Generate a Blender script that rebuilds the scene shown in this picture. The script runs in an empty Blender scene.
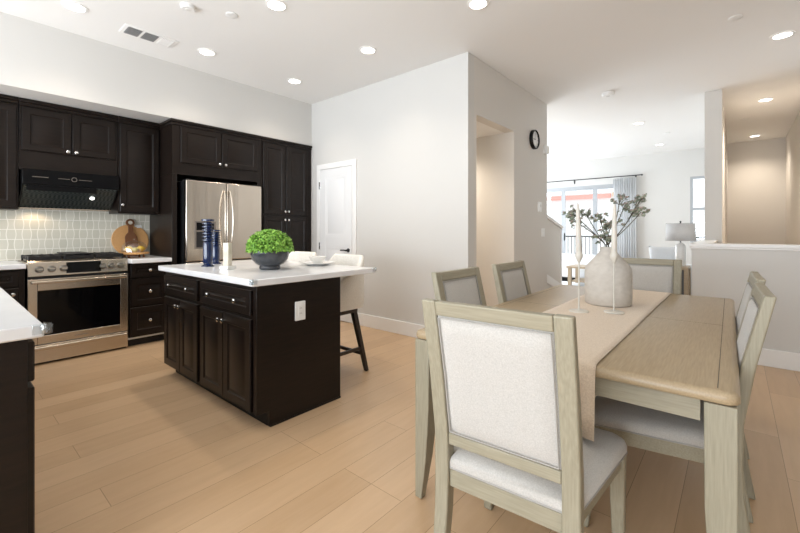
import bpy, bmesh, math, random
from mathutils import Vector, Matrix, Euler
PI = math.pi
random.seed(7)
S = bpy.context.scene
COL = S.collection

# ------------------------------------------------------------------ camera
cd = bpy.data.cameras.new('camera'); cam = bpy.data.objects.new('camera', cd); COL.objects.link(cam)
cam.location = (0, 0, 1.21); cam.rotation_euler = (PI/2, 0, math.radians(40.4))
cd.sensor_width = 36; cd.lens = 395/800*36; cd.shift_y = -35.5/800; cd.clip_start = .03; cd.clip_end = 200
S.camera = cam
# ------------------------------------------------------------------ world, daylight, exposure
w = bpy.data.worlds.new('sky'); S.world = w; w.use_nodes = True
bg = w.node_tree.nodes['Background']; bg.inputs[0].default_value = (.86, .93, 1, 1); bg.inputs[1].default_value = 1.7
S.view_settings.view_transform = 'Standard'; S.view_settings.look = 'None'
S.view_settings.gamma = 1; S.view_settings.use_curve_mapping = False
S.view_settings.exposure = 0.22
def area(name, loc, rot, sx, sy, e, c):
    l = bpy.data.lights.new(name, 'AREA'); l.shape = 'RECTANGLE'; l.size = sx; l.size_y = sy; l.energy = e; l.color = c
    o = bpy.data.objects.new(name, l); o.location = loc; o.rotation_euler = rot; COL.objects.link(o); return o
# daylight from the window wall behind the camera, tilted up to brighten the ceiling
area('added_daylight', (-2.2, -3.3, 1.2), (PI/2+.8, 0, 0), 6.0, 2.2, 300, (.86, .93, 1))
# (the dining side wall has no window)
# added lamp to brighten the living room, hidden behind the hall block
area('added_daylight', (-5.4, 8.6, 1.5), (PI/2, 0, -PI/2), 3.6, 2.3, 190, (.8, .9, 1))
LAMP_E = 21; LAMP_C = (1, .87, .72)

# ------------------------------------------------------------------ materials
def lin(c):
    return tuple(((x/255)/12.92 if x/255 <= .04045 else ((x/255+.055)/1.055)**2.4) for x in c)
def mat(name, rgb, rough=.5, metal=0, **k):
    m = bpy.data.materials.new(name); m.use_nodes = True
    b = m.node_tree.nodes['Principled BSDF']; c = lin(rgb)
    b.inputs['Base Color'].default_value = (*c, 1); b.inputs['Roughness'].default_value = rough; b.inputs['Metallic'].default_value = metal
    for kk, v in k.items(): b.inputs[kk.replace('_', ' ')].default_value = v
    return m
def nd(m, t, **k):
    n = m.node_tree.nodes.new(t)
    for a, v in k.items():
        if hasattr(n, a): setattr(n, a, v)
        else: n.inputs[a].default_value = v
    return n
def ln(m, a, b): m.node_tree.links.new(a, b)
def bsdf(m): return m.node_tree.nodes['Principled BSDF']
def coords(m, scale=(1, 1, 1), rot=(0, 0, 0)):
    tc = nd(m, 'ShaderNodeTexCoord'); mp = nd(m, 'ShaderNodeMapping'); mp.inputs['Scale'].default_value = scale; mp.inputs['Rotation'].default_value = rot
    ln(m, tc.outputs['Object'], mp.inputs['Vector']); return mp.outputs[0]
def ramp(m, fac, c0, c1, p0=0., p1=1.):
    r = nd(m, 'ShaderNodeValToRGB'); r.color_ramp.elements[0].position = p0; r.color_ramp.elements[1].position = p1
    r.color_ramp.elements[0].color = (*lin(c0), 1); r.color_ramp.elements[1].color = (*lin(c1), 1)
    ln(m, fac, r.inputs[0]); return r.outputs[0]
def bump(m, h, strength=.1, dist=.002):
    b = nd(m, 'ShaderNodeBump'); b.inputs['Strength'].default_value = strength; b.inputs['Distance'].default_value = dist
    ln(m, h, b.inputs['Height']); ln(m, b.outputs[0], bsdf(m).inputs['Normal'])
def noisy(m, c0, c1, scale=(1, 1, 1), ns=5, detail=4, bs=0, p0=.3, p1=.7, rot=(0, 0, 0), dist=.002):
    n = nd(m, 'ShaderNodeTexNoise'); n.inputs['Scale'].default_value = ns; n.inputs['Detail'].default_value = detail
    ln(m, coords(m, scale, rot), n.inputs['Vector'])
    ln(m, ramp(m, n.outputs[0], c0, c1, p0, p1), bsdf(m).inputs['Base Color'])
    if bs: bump(m, n.outputs[0], bs, dist)
    return m
def paint(name, rgb, rough=.6):
    m = mat(name, rgb, rough); n = nd(m, 'ShaderNodeTexNoise'); n.inputs['Scale'].default_value = 160; ln(m, coords(m), n.inputs['Vector'])
    bump(m, n.outputs[0], .06, .001); return m
def wood(name, c0, c1, axis, rough=.45, ns=6):
    sc = [30, 30, 30]; sc[axis] = 1.6
    return noisy(mat(name, c0, rough), c0, c1, tuple(sc), ns, 6, .08, .25, .78)
def fabric(name, c0, c1, ns=260, bs=.35):
    m = noisy(mat(name, c0, .95, Sheen_Weight=.25), c0, c1, (1, 1, 1), ns, 3, bs, .3, .7, dist=.0015); return m

M = {}
M['wall'] = paint('wall_paint', (214, 212, 208)); M['ceiling'] = paint('ceiling_paint', (240, 239, 237), .7)
M['hall'] = paint('hall_wall_paint', (218, 214, 208)); M['trim'] = mat('white_trim', (242, 241, 239), .35)
M['door'] = mat('white_door', (236, 236, 236), .4)
M['cab'] = noisy(mat('espresso_cabinet', (26, 18, 15), .36, Specular_IOR_Level=.28), (20, 14, 11), (31, 22, 17), (1, 1, 12), 6, 4)
M['cab_in'] = mat('cabinet_dark', (16, 13, 12), .6)
M['quartz'] = noisy(mat('white_quartz', (236, 236, 236), .18), (226, 226, 228), (241, 241, 241), (1, 1, 1), 3, 6)
M['steel'] = mat('brushed_steel', (205, 194, 180), .27, 1); _n = nd(M['steel'], 'ShaderNodeTexNoise'); _n.inputs['Scale'].default_value = 3
ln(M['steel'], coords(M['steel'], (1, 1, 160)), _n.inputs['Vector']); bump(M['steel'], _n.outputs[0], .02, .001)
M['steel_v'] = mat('fridge_steel', (206, 196, 184), .22, 1); _n = nd(M['steel_v'], 'ShaderNodeTexNoise'); _n.inputs['Scale'].default_value = 2.2
ln(M['steel_v'], coords(M['steel_v'], (1, 5, .25)), _n.inputs['Vector']); bump(M['steel_v'], _n.outputs[0], .35, .012)
M['knob'] = mat('satin_knob', (150, 146, 140), .3, 1)
M['chrome'] = mat('polished_nickel', (225, 225, 225), .15, 1)
M['dark_metal'] = mat('dark_grey_metal', (60, 60, 62), .4, .8)
M['blackglass'] = mat('black_glass', (6, 6, 8), .06, 0, Specular_IOR_Level=.2)
M['iron'] = mat('cast_iron', (28, 27, 27), .55, .3)
M['black'] = mat('black_plastic', (10, 10, 11), .4, Specular_IOR_Level=.25)
M['plastic'] = mat('white_plastic', (238, 238, 236), .35)
M['greyplastic'] = mat('grey_recess', (120, 112, 104), .4)
M['oakgrey'] = wood('weathered_oak_vertical', (141, 134, 114), (164, 156, 135), 2)
M['oakgrey_x'] = wood('weathered_oak_across', (141, 134, 114), (164, 156, 135), 0)
M['oakgrey_y'] = wood('weathered_oak_lengthwise', (158, 138, 109), (178, 158, 127), 1, .33)
M['linen'] = fabric('linen_upholstery', (180, 176, 170), (198, 194, 188))
M['piping'] = mat('grey_piping', (168, 164, 158), .8)
M['runner'] = fabric('linen_runner', (208, 188, 164), (228, 210, 188), 200)
M['darkwood'] = wood('dark_stool_wood', (34, 25, 21), (50, 38, 32), 2)
M['leather'] = noisy(mat('white_leatherette', (238, 233, 224), .42), (230, 225, 216), (242, 238, 230), (1, 1, 1), 90, 2, .05)
M['stone'] = noisy(mat('stoneware', (192, 184, 174), .85), (196, 188, 178), (214, 207, 198), (1, 1, 1.6), 26, 8, .3, .2, .8)
M['candle'] = mat('cream_candle', (214, 208, 198), .5, Subsurface_Weight=.1)
M['brass'] = mat('cream_metal', (214, 208, 197), .4)
M['ceramic'] = mat('white_ceramic', (238, 237, 234), .25)
M['bowl'] = noisy(mat('charcoal_glaze', (66, 68, 72), .22), (38, 40, 44), (72, 74, 78), (1, 1, 1), 14, 5)
M['blue'] = mat('cobalt_glass', (22, 38, 78), .08, 0, Coat_Weight=.4, Transmission_Weight=.15)
M['leaf'] = noisy(mat('bright_leaf', (96, 158, 40), .5), (58, 118, 18), (168, 216, 92), (1, 1, 1), 75, 2)
M['sage'] = noisy(mat('sage_leaf', (132, 142, 122), .6), (108, 120, 102), (162, 168, 146), (1, 1, 1), 40, 3)
M['blossom'] = noisy(mat('dusty_blossom', (180, 152, 142), .7), (150, 122, 110), (208, 186, 176), (1, 1, 1), 50, 3)
M['twig'] = mat('twig', (92, 86, 72), .7)
M['board'] = wood('light_board_wood', (196, 142, 86), (224, 176, 118), 2)
M['board_dark'] = wood('walnut_board_wood', (92, 54, 32), (134, 86, 50), 2)
M['lemon'] = noisy(mat('lemon_skin', (236, 190, 40), .4), (228, 176, 30), (244, 206, 66), (1, 1, 1), 30, 2, .2)
M['pear'] = noisy(mat('pale_fruit_skin', (222, 206, 130), .4), (212, 192, 110), (232, 218, 150), (1, 1, 1), 20, 2)
M['rug'] = fabric('white_rug', (226, 227, 230), (240, 241, 243), 90, .5)
M['whitefab'] = fabric('white_upholstery', (226, 227, 228), (240, 241, 242))
M['greyfab'] = fabric('pale_grey_cushion', (212, 214, 216), (230, 231, 233))
M['shade'] = fabric('lamp_shade_linen', (206, 206, 206), (222, 222, 222), 150)
M['marble'] = noisy(mat('cream_marble', (222, 212, 196), .3), (200, 188, 170), (234, 226, 212), (1, 1, 1), 12, 8)
M['frame'] = mat('white_window_frame', (172, 175, 178), .4)
M['tablewood'] = wood('brown_table_wood', (160, 140, 114), (186, 166, 138), 0)
M['concrete'] = paint('balcony_concrete', (200, 200, 198)); M['stucco'] = paint('white_stucco', (236, 234, 230))
M['red'] = mat('red_fascia', (228, 156, 142), .6); M['orange'] = mat('orange_fascia', (236, 180, 120), .6)
M['greyslat'] = mat('grey_vent', (96, 96, 96), .5); M['slat'] = mat('grey_slat', (150, 150, 150), .5)

def glass_pane(name, tint=(1, 1, 1), fac=.06):
    m = bpy.data.materials.new(name); m.use_nodes = True; nt = m.node_tree; nt.nodes.remove(bsdf(m)); out = nt.nodes['Material Output']
    t = nd(m, 'ShaderNodeBsdfTransparent'); t.inputs[0].default_value = (*tint, 1); g = nd(m, 'ShaderNodeBsdfGlossy'); g.inputs['Roughness'].default_value = .03
    mx = nd(m, 'ShaderNodeMixShader'); mx.inputs[0].default_value = fac
    ln(m, t.outputs[0], mx.inputs[1]); ln(m, g.outputs[0], mx.inputs[2]); ln(m, mx.outputs[0], out.inputs[0]); return m
M['glass'] = glass_pane('window_glass'); M['clear'] = glass_pane('clear_plastic', (.95, .97, .98), .16)
def sheer():
    m = bpy.data.materials.new('sheer_curtain'); m.use_nodes = True; nt = m.node_tree; nt.nodes.remove(bsdf(m)); out = nt.nodes['Material Output']
    d = nd(m, 'ShaderNodeBsdfDiffuse'); d.inputs[0].default_value = (.93, .94, .95, 1); t = nd(m, 'ShaderNodeBsdfTranslucent'); t.inputs[0].default_value = (.93, .94, .95, 1)
    tr = nd(m, 'ShaderNodeBsdfTransparent'); a = nd(m, 'ShaderNodeMixShader'); a.inputs[0].default_value = .35; b = nd(m, 'ShaderNodeMixShader'); b.inputs[0].default_value = .2
    ln(m, d.outputs[0], a.inputs[1]); ln(m, t.outputs[0], a.inputs[2]); ln(m, a.outputs[0], b.inputs[1]); ln(m, tr.outputs[0], b.inputs[2]); ln(m, b.outputs[0], out.inputs[0]); return m
M['sheer'] = sheer()
def emis(name, c, s):
    m = mat(name, (255, 255, 255)); bsdf(m).inputs['Emission Color'].default_value = (*c, 1); bsdf(m).inputs['Emission Strength'].default_value = s; return m
M['led'] = emis('lit_diffuser', (1, .95, .88), 6)

def floor_mat():
    m = mat('oak_planks', (200, 165, 125), .32)
    v = coords(m, (1, 1, 1), (0, 0, PI/2))
    br = nd(m, 'ShaderNodeTexBrick'); br.offset = .37; br.offset_frequency = 3; br.squash = 1
    br.inputs['Color1'].default_value = (0, 0, 0, 1); br.inputs['Color2'].default_value = (1, 1, 1, 1); br.inputs['Mortar'].default_value = (.5, .5, .5, 1)
    br.inputs['Scale'].default_value = 1; br.inputs['Mortar Size'].default_value = .0012; br.inputs['Brick Width'].default_value = 1.35; br.inputs['Row Height'].default_value = .19
    ln(m, v, br.inputs['Vector'])
    n = nd(m, 'ShaderNodeTexNoise'); n.inputs['Scale'].default_value = 3; n.inputs['Detail'].default_value = 8; n.inputs['Distortion'].default_value = .6
    mp = nd(m, 'ShaderNodeMapping'); mp.inputs['Scale'].default_value = (1.1, 9, 1); ln(m, v, mp.inputs[0])
    ad = nd(m, 'ShaderNodeVectorMath'); ad.operation = 'ADD'; sc = nd(m, 'ShaderNodeVectorMath'); sc.operation = 'SCALE'; sc.inputs['Scale'].default_value = 13
    ln(m, br.outputs['Color'], sc.inputs[0]); ln(m, mp.outputs[0], ad.inputs[0]); ln(m, sc.outputs[0], ad.inputs[1]); ln(m, ad.outputs[0], n.inputs['Vector'])
    mx = nd(m, 'ShaderNodeMix'); mx.data_type = 'FLOAT'; mx.inputs[0].default_value = .45
    ln(m, n.outputs[0], mx.inputs[2]); ln(m, br.outputs['Color'], mx.inputs[3])
    c = ramp(m, mx.outputs[0], (192, 158, 121), (217, 185, 149), .1, .9)
    m2 = nd(m, 'ShaderNodeMix'); m2.data_type = 'RGBA'; m2.inputs[7].default_value = (*lin((150, 118, 86)), 1)
    ln(m, br.outputs['Fac'], m2.inputs[0]); ln(m, c, m2.inputs[6]); ln(m, m2.outputs[2], bsdf(m).inputs['Base Color'])
    bump(m, n.outputs[0], .05, .001); return m
M['floor'] = floor_mat()

def math_(m, op, a, b=None):
    n = nd(m, 'ShaderNodeMath'); n.operation = op
    for i, x in enumerate((a, b)):
        if x is None: continue
        if isinstance(x, (int, float)): n.inputs[i].default_value = x
        else: ln(m, x, n.inputs[i])
    return n.outputs[0]
def tile_mat():
    m = mat('wavy_tile', (178, 178, 168), .25)
    tc = nd(m, 'ShaderNodeTexCoord'); s = nd(m, 'ShaderNodeSeparateXYZ'); ln(m, tc.outputs['Object'], s.inputs[0])
    u = math_(m, 'DIVIDE', s.outputs[1], .056); v = math_(m, 'DIVIDE', s.outputs[2], .098)
    wv = math_(m, 'MULTIPLY', math_(m, 'COSINE', math_(m, 'MULTIPLY', u, PI)), math_(m, 'COSINE', math_(m, 'MULTIPLY', v, PI)))
    u2 = math_(m, 'ADD', u, math_(m, 'MULTIPLY', wv, .13))
    du = math_(m, 'ABSOLUTE', math_(m, 'SUBTRACT', math_(m, 'FRACT', u2), .5)); dv = math_(m, 'ABSOLUTE', math_(m, 'SUBTRACT', math_(m, 'FRACT', math_(m, 'ADD', v, .5)), .5))
    gu = math_(m, 'GREATER_THAN', du, .44); gv = math_(m, 'GREATER_THAN', dv, .468)
    g = math_(m, 'MAXIMUM', gu, gv)
    wn = nd(m, 'ShaderNodeTexWhiteNoise'); wn.noise_dimensions = '2D'; cb = nd(m, 'ShaderNodeCombineXYZ')
    ln(m, math_(m, 'FLOOR', u2), cb.inputs[0]); ln(m, math_(m, 'FLOOR', math_(m, 'ADD', v, .5)), cb.inputs[1]); ln(m, cb.outputs[0], wn.inputs['Vector'])
    tcx = ramp(m, wn.outputs[0], (204, 200, 184), (216, 212, 197))
    mx = nd(m, 'ShaderNodeMix'); mx.data_type = 'RGBA'; ln(m, g, mx.inputs[0]); ln(m, tcx, mx.inputs[6]); mx.inputs[7].default_value = (*lin((240, 236, 226)), 1)
    ln(m, mx.outputs[2], bsdf(m).inputs['Base Color'])
    bump(m, math_(m, 'SUBTRACT', 1., g), .25, .002); return m
M['tile'] = tile_mat()
def reflection_mat():
    m = mat('hood_painted_reflection', (70, 78, 80), .3, .8)
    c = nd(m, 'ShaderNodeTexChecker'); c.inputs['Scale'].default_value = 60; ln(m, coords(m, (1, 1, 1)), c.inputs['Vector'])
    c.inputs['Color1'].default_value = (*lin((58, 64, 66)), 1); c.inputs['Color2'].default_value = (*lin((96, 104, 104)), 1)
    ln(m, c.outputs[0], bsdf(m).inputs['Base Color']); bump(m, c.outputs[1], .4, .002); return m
M['filter'] = reflection_mat()

# ------------------------------------------------------------------ mesh builder
I4 = Matrix.Identity(4)
def basis(o, u, v, n):
    m = Matrix.Identity(4)
    for i, a in enumerate((u, v, n)):
        for k in range(3): m[k][i] = a[k]
    for k in range(3): m[k][3] = o[k]
    return m
FX = lambda o: basis(o, (0, 1, 0), (0, 0, 1), (1, 0, 0))      # a panel that faces +X: u runs along +Y
FYM = lambda o: basis(o, (1, 0, 0), (0, 0, 1), (0, -1, 0))    # a panel that faces -Y: u runs along +X
FY = lambda o: basis(o, (-1, 0, 0), (0, 0, 1), (0, 1, 0))     # faces +Y: u runs along -X
def rect(x0, y0, x1, y1): return [(x0, y0), (x1, y0), (x1, y1), (x0, y1)]
def rrect(x0, y0, x1, y1, r, n=5):
    p = []
    for cx, cy, a in ((x1-r, y0+r, -90), (x1-r, y1-r, 0), (x0+r, y1-r, 90), (x0+r, y0+r, 180)):
        for k in range(n+1):
            t = math.radians(a+90*k/n); p.append((cx+r*math.cos(t), cy+r*math.sin(t)))
    return p
def circ(r, n=32, cx=0, cy=0): return [(cx+r*math.cos(2*PI*k/n), cy+r*math.sin(2*PI*k/n)) for k in range(n)]
def inset(out, d):
    if abs(d) < 1e-9: return list(out)
    n = len(out); res = []
    for i in range(n):
        p, q, r = Vector(out[i-1]), Vector(out[i]), Vector(out[(i+1) % n])
        e1 = (q-p); e2 = (r-q)
        if e1.length < 1e-9: e1 = e2
        if e2.length < 1e-9: e2 = e1
        n1 = Vector((-e1.y, e1.x)).normalized(); n2 = Vector((-e2.y, e2.x)).normalized()
        b = n1+n2; b = b/max(b.length_squared, .3)*2
        res.append(tuple(q+b*d*1.0 if True else q))
    return res
class MB:
    def __init__(s): s.v = []; s.f = []
    def add(s, vs, fs, mx=I4):
        o = len(s.v); s.v += [tuple(mx @ Vector(p)) for p in vs]; s.f += [tuple(i+o for i in f) for f in fs]; return s
    def box(s, x0, y0, z0, x1, y1, z1, mx=I4):
        x0, x1 = min(x0, x1), max(x0, x1); y0, y1 = min(y0, y1), max(y0, y1); z0, z1 = min(z0, z1), max(z0, z1)
        return s.add([(x0, y0, z0), (x1, y0, z0), (x1, y1, z0), (x0, y1, z0), (x0, y0, z1), (x1, y0, z1), (x1, y1, z1), (x0, y1, z1)],
                     [(3, 2, 1, 0), (4, 5, 6, 7), (0, 1, 5, 4), (1, 2, 6, 5), (2, 3, 7, 6), (3, 0, 4, 7)], mx)
    def rings(s, rings, mx=I4, cap0=True, cap1=True, closed=True):
        n = len(rings[0]); vs = [p for r in rings for p in r]; fs = []
        for a in range(len(rings)-1):
            for i in range(n if closed else n-1):
                j = (i+1) % n; fs.append((a*n+i, a*n+j, (a+1)*n+j, (a+1)*n+i))
        if cap0: fs.append(tuple(range(n-1, -1, -1)))
        if cap1: fs.append(tuple((len(rings)-1)*n+i for i in range(n)))
        return s.add(vs, fs, mx)
    def layers(s, out, lay, mx=I4, cap0=True, cap1=True):
        return s.rings([[(x, y, z) for x, y in inset(out, d)] for d, z in lay], mx, cap0, cap1)
    def prism(s, out, z0, z1, mx=I4): return s.layers(out, [(0, z0), (0, z1)], mx)
    def lathe(s, prof, n=32, mx=I4, cap0=True, cap1=True):
        return s.rings([[(r*math.cos(2*PI*k/n), r*math.sin(2*PI*k/n), z) for k in range(n)] for r, z in prof], mx, cap0, cap1)
    def tube(s, path, r, n=10, mx=I4):
        P = [Vector(p) for p in path]; R = r if isinstance(r, (list, tuple)) else [r]*len(P); rg = []; up = None
        for i, p in enumerate(P):
            t = (P[min(i+1, len(P)-1)]-P[max(i-1, 0)]).normalized()
            if up is None: up = t.orthogonal().normalized()
            a = (up-t*up.dot(t)).normalized(); up = a; b = t.cross(a)
            rg.append([tuple(p+a*R[i]*math.cos(2*PI*k/n)+b*R[i]*math.sin(2*PI*k/n)) for k in range(n)])
        return s.rings(rg, mx)
    def bar(s, path, w, d, mx=I4):      # upright rectangular bar through points (x, y, z), w along x, d along y (lists allowed)
        rg = []
        for i, (x, y, z) in enumerate(path):
            a = (w[i] if isinstance(w, (list, tuple)) else w)/2; b = (d[i] if isinstance(d, (list, tuple)) else d)/2
            rg.append([(x-a, y-b, z), (x+a, y-b, z), (x+a, y+b, z), (x-a, y+b, z)])
        return s.rings(rg, mx)
    def ball(s, c, r, n=16, sq=(1, 1, 1)):
        m = n//2; rg = [[(c[0]+sq[0]*r*math.sin(PI*j/m)*math.cos(2*PI*k/n), c[1]+sq[1]*r*math.sin(PI*j/m)*math.sin(2*PI*k/n), c[2]-sq[2]*r*math.cos(PI*j/m)) for k in range(n)] for j in range(1, m)]
        return s.rings(rg)
    def build(s, name, m, parent=None, loc=(0, 0, 0), rz=0, bevel=0, seg=2, angle=35, sub=0):
        me = bpy.data.meshes.new(name); me.from_pydata(s.v, [], s.f); me.update()
        bm = bmesh.new(); bm.from_mesh(me); bmesh.ops.recalc_face_normals(bm, faces=bm.faces)
        for f in bm.faces: f.smooth = True
        for e in bm.edges:
            if len(e.link_faces) == 2 and e.calc_face_angle(0) > math.radians(angle): e.smooth = False
        bm.to_mesh(me); bm.free(); me.materials.append(M[m] if isinstance(m, str) else m)
        o = bpy.data.objects.new(name, me); COL.objects.link(o); o.parent = parent; o.location = loc; o.rotation_euler = (0, 0, rz)
        if bevel:
            b = o.modifiers.new('bevel', 'BEVEL'); b.width = bevel; b.segments = seg; b.limit_method = 'ANGLE'; b.angle_limit = math.radians(40); b.harden_normals = False
        if sub:
            d = o.modifiers.new('sub', 'SUBSURF'); d.levels = d.render_levels = sub
        return o
def tag(o, label, cat, group=None):
    o['label'] = label; o['category'] = cat
    if group: o['group'] = group
    return o
def empty(name, loc, label, cat, group=None, rz=0):
    o = bpy.data.objects.new(name, None); COL.objects.link(o); o.location = loc; o.rotation_euler = (0, 0, rz); o.empty_display_size = .1
    return tag(o, label, cat, group)
def struct(o): o['kind'] = 'structure'; return o
def sbox(name, m, *b, bevel=0): return struct(MB().box(*b).build(name, m, bevel=bevel))
def dup(root, loc, rz, label):
    r = root.copy(); COL.objects.link(r); r.location = loc; r.rotation_euler = (0, 0, rz); r['label'] = label
    for ch in list(root.children):
        c = ch.copy(); COL.objects.link(c); c.parent = r
        for g in list(ch.children):
            d = g.copy(); COL.objects.link(d); d.parent = c
    return r

# ------------------------------------------------------------------ setting
H = 3.05
sbox('floor', 'floor', -5.5, -3.4, -.1, 3.4, 11.1, 0)
sbox('ceiling', 'ceiling', -5.5, -3.4, H, 3.4, 11.1, H+.1)
sbox('wall_kitchen', 'wall', -5.55, -3.4, 0, -5.4, 3.54, H)
sbox('wall_soffit', 'wall', -5.4, -3.4, 2.445, -4.70, 3.54, H)
sbox('wall_pantry', 'wall', -5.55, 3.54, 0, -2.095, 3.66, H)
# hall block with the opening at x = -2.095
sbox('wall_hall_near', 'hall', -2.22, 3.66, 0, -2.095, 3.712, H)
sbox('wall_hall_header', 'hall', -2.22, 3.712, 2.445, -2.095, 4.64, H)
sbox('wall_hall_far', 'hall', -2.22, 4.64, 0, -2.095, 5.76, H)
sbox('wall_passage_far', 'hall', -4.2, 4.64, 0, -2.22, 4.76, H)
sbox('wall_passage_end', 'hall', -4.3, 3.66, 0, -4.2, 4.76, H)
sbox('ceiling_passage', 'ceiling', -4.2, 3.66, 2.445, -2.22, 4.64, 2.55)
sbox('wall_hall_return', 'hall', -5.5, 5.64, 0, -2.22, 5.76, H)
sbox('wall_living_left', 'wall', -5.6, 5.76, 0, -5.5, 11.0, H)
# far wall with openings: sliding door and window
def far(name, x0, z0, x1, z1): sbox(name, 'wall', x0, 11.0, z0, x1, 11.15, z1)
far('wall_far_left', -5.5, 0, -4.3, H); far('wall_far_header', -4.3, 2.39, -2.05, H); far('wall_far_middle', -2.05, 0, -.79, H)
far('wall_far_above', -.79, 2.43, .1, H); far('wall_far_below', -.79, .95, .1, .949+.001-.95); far('wall_far_right', .1, 0, .9, H)
bpy.data.objects.remove(bpy.data.objects['wall_far_below']); far('wall_far_below', -.79, 0, .1, .95)
sbox('wall_stair_back', 'hall', -.14, 10.82, 0, .74, 10.98, H)
sbox('wall_stair_right', 'hall', .74, 4.96, 0, .9, 10.98, H)
sbox('wall_stair_left', 'hall', -.32, 6.62, 0, -.14, 10.98, H)
sbox('wall_dining_back', 'wall', .74, 4.84, 0, 3.4, 4.96, H)
bpy.data.objects['wall_stair_right'].location.z = 0
sbox('wall_half', 'wall', -.335, 4.83, 0, .74, 4.96, 1.055)
sbox('wall_half_side', 'wall', -.335, 4.96, 0, -.205, 6.62, 1.055)
# caps on the half walls: board with small moulding below
mb = MB()
mb.box(-.355, 4.805, 1.055, .74, 4.985, 1.088); mb.box(-.347, 4.815, 1.037, .74, 4.83, 1.055)
mb.box(-.355, 4.985, 1.055, -.185, 6.62, 1.088); mb.box(-.347, 4.83, 1.037, -.335, 6.62, 1.055)
struct(mb.build('trim_1', 'trim', bevel=.004))
# baseboards
struct(MB().box(-3.74, 3.522, 0, -2.095, 3.54, .155).build('baseboard_pantry', 'trim', bevel=.004))
struct(MB().box(-2.095, 3.522, 0, -2.077, 3.712, .155).box(-2.095, 4.64, 0, -2.077, 5.76, .155).build('baseboard_hall', 'trim', bevel=.004))
struct(MB().box(-.353, 4.812, 0, 3.2, 4.83, .155).build('baseboard_dining', 'trim', bevel=.004))
struct(MB().box(-4.2, 4.622, 0, -2.22, 4.64, .155).build('baseboard_passage', 'trim', bevel=.004))
struct(MB().box(-2.05, 10.98, 0, -.33, 11.0, .155).build('baseboard_far', 'trim', bevel=.004))
# out of frame: rear header over the opening, right walls added to darken dining
sbox('wall_rear', 'wall', -5.5, -3.55, 2.75, 3.4, -3.4, H)
sbox('wall_right_shading', 'wall', 3.4, -3.55, 0, 3.55, 4.96, H)
sbox('wall_rear_right_shading', 'wall', .9, -3.55, 0, 3.4, -3.4, 2.75)
# stair knee wall past the hall corner
mb = MB(); prof = [(5.76, 0), (6.68, 0), (6.68, 1.25), (5.76, 1.47)]
mb.rings([[(-2.30, y, z) for y, z in prof], [(-2.20, y, z) for y, z in prof]]); struct(mb.build('wall_stair_knee', 'hall'))
mb = MB(); pr = [(5.76, 1.47), (6.70, 1.245), (6.70, 1.285), (5.76, 1.51)]
mb.rings([[(-2.33, y, z) for y, z in pr], [(-2.17, y, z) for y, z in pr]])
pr = [(5.76, .50), (6.68, .22), (6.68, .33), (5.76, .64)]
mb.rings([[(-2.20, y, z) for y, z in pr], [(-2.186, y, z) for y, z in pr]]); mb.box(-2.31, 6.64, 0, -2.19, 6.70, 1.25)
struct(mb.build('trim_2', 'trim'))

# pantry door
d = struct(MB().box(-4.482, 3.526, .01, -3.822, 3.536, 2.065).build('door_1', 'door'))
mb = MB()
for z0, z1 in ((1.13, 1.955), (.22, 1.0)):
    mb.layers(rect(0, 0, .42, z1-z0), [(0, -.002), (.0, .006), (.02, .006), (.03, .001), (.045, .001), (.06, .006)], FYM((-4.36, 3.526, z0)))
mb.build('panel', 'door', d)
mb = MB()
for x0, x1, z0, z1 in ((-4.482, -4.36, .01, 2.065), (-3.94, -3.822, .01, 2.065), (-4.36, -3.94, 1.955, 2.065), (-4.36, -3.94, 1.0, 1.13), (-4.36, -3.94, .01, .22)):
    mb.box(x0, 3.518, z0, x1, 3.5265, z1)
mb.build('stile', 'door', d, bevel=.002)
for z in (1.0, 1.85):
    MB().box(-4.497, 3.512, z-.05, -4.473, 3.52, z+.05).build('hinge', 'chrome', d, bevel=.002)
MB().lathe([(.027, 0), (.027, .008), (.012, .012), (.012, .045)], 16, FYM((-3.885, 3.518, .955))).tube([(-3.885, 3.472, .955), (-3.93, 3.47, .957), (-3.99, 3.472, .955)], .009, 8).build('door_handle', 'dark_metal', d)
mb = MB()
for x0, x1, z0, z1 in ((-4.555, -4.487, 0, 2.075), (-3.817, -3.745, 0, 2.075), (-4.555, -3.745, 2.07, 2.145)):
    mb.box(x0, 3.518, z0, x1, 3.54, z1)
struct(mb.build('trim_3', 'trim', bevel=.004))

# sliding glass door (far wall), window
wd = struct(MB().box(-4.3, 11.0, 2.33, -2.05, 11.1, 2.39).box(-4.3, 11.0, 0, -4.24, 11.1, 2.33).box(-2.11, 11.0, 0, -2.05, 11.1, 2.33).box(-4.3, 11.0, 0, -2.05, 11.1, .05).build('window_1', 'frame'))
for x0, x1 in ((-4.24, -3.57), (-3.57, -2.775), (-2.775, -2.11)):
    o = MB().box(x0, 11.02, .05, x0+.05, 11.06, 2.33).box(x1-.05, 11.02, .05, x1, 11.06, 2.33).box(x0+.05, 11.02, .05, x1-.05, 11.06, .13).box(x0+.05, 11.02, 2.28, x1-.05, 11.06, 2.33).build('sash', 'frame', wd)
    MB().box(x0+.05, 11.037, .13, x1-.05, 11.043, 2.28).build('pane', 'glass', o)
MB().box(-3.545, 10.99, .95, -3.525, 11.02, 1.15).build('handle', 'black', wd, bevel=.004)
w2 = struct(MB().box(-.79, 11.0, .95, -.74, 11.1, 2.43).box(.05, 11.0, .95, .1, 11.1, 2.43).box(-.74, 11.0, 2.38, .05, 11.1, 2.43).box(-.74, 11.0, .95, .05, 11.1, 1.0).box(-.74, 11.0, 1.68, .05, 11.1, 1.73).build('window_2', 'frame'))
for z0, z1 in ((1.0, 1.68), (1.73, 2.38)): MB().box(-.74, 11.04, z0, .05, 11.046, z1).build('pane', 'glass', w2)
rod = empty('curtain_rod', (-2.8, 10.9, 2.55), 'dark metal curtain rod above the sliding glass door', 'curtain rod')
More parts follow.
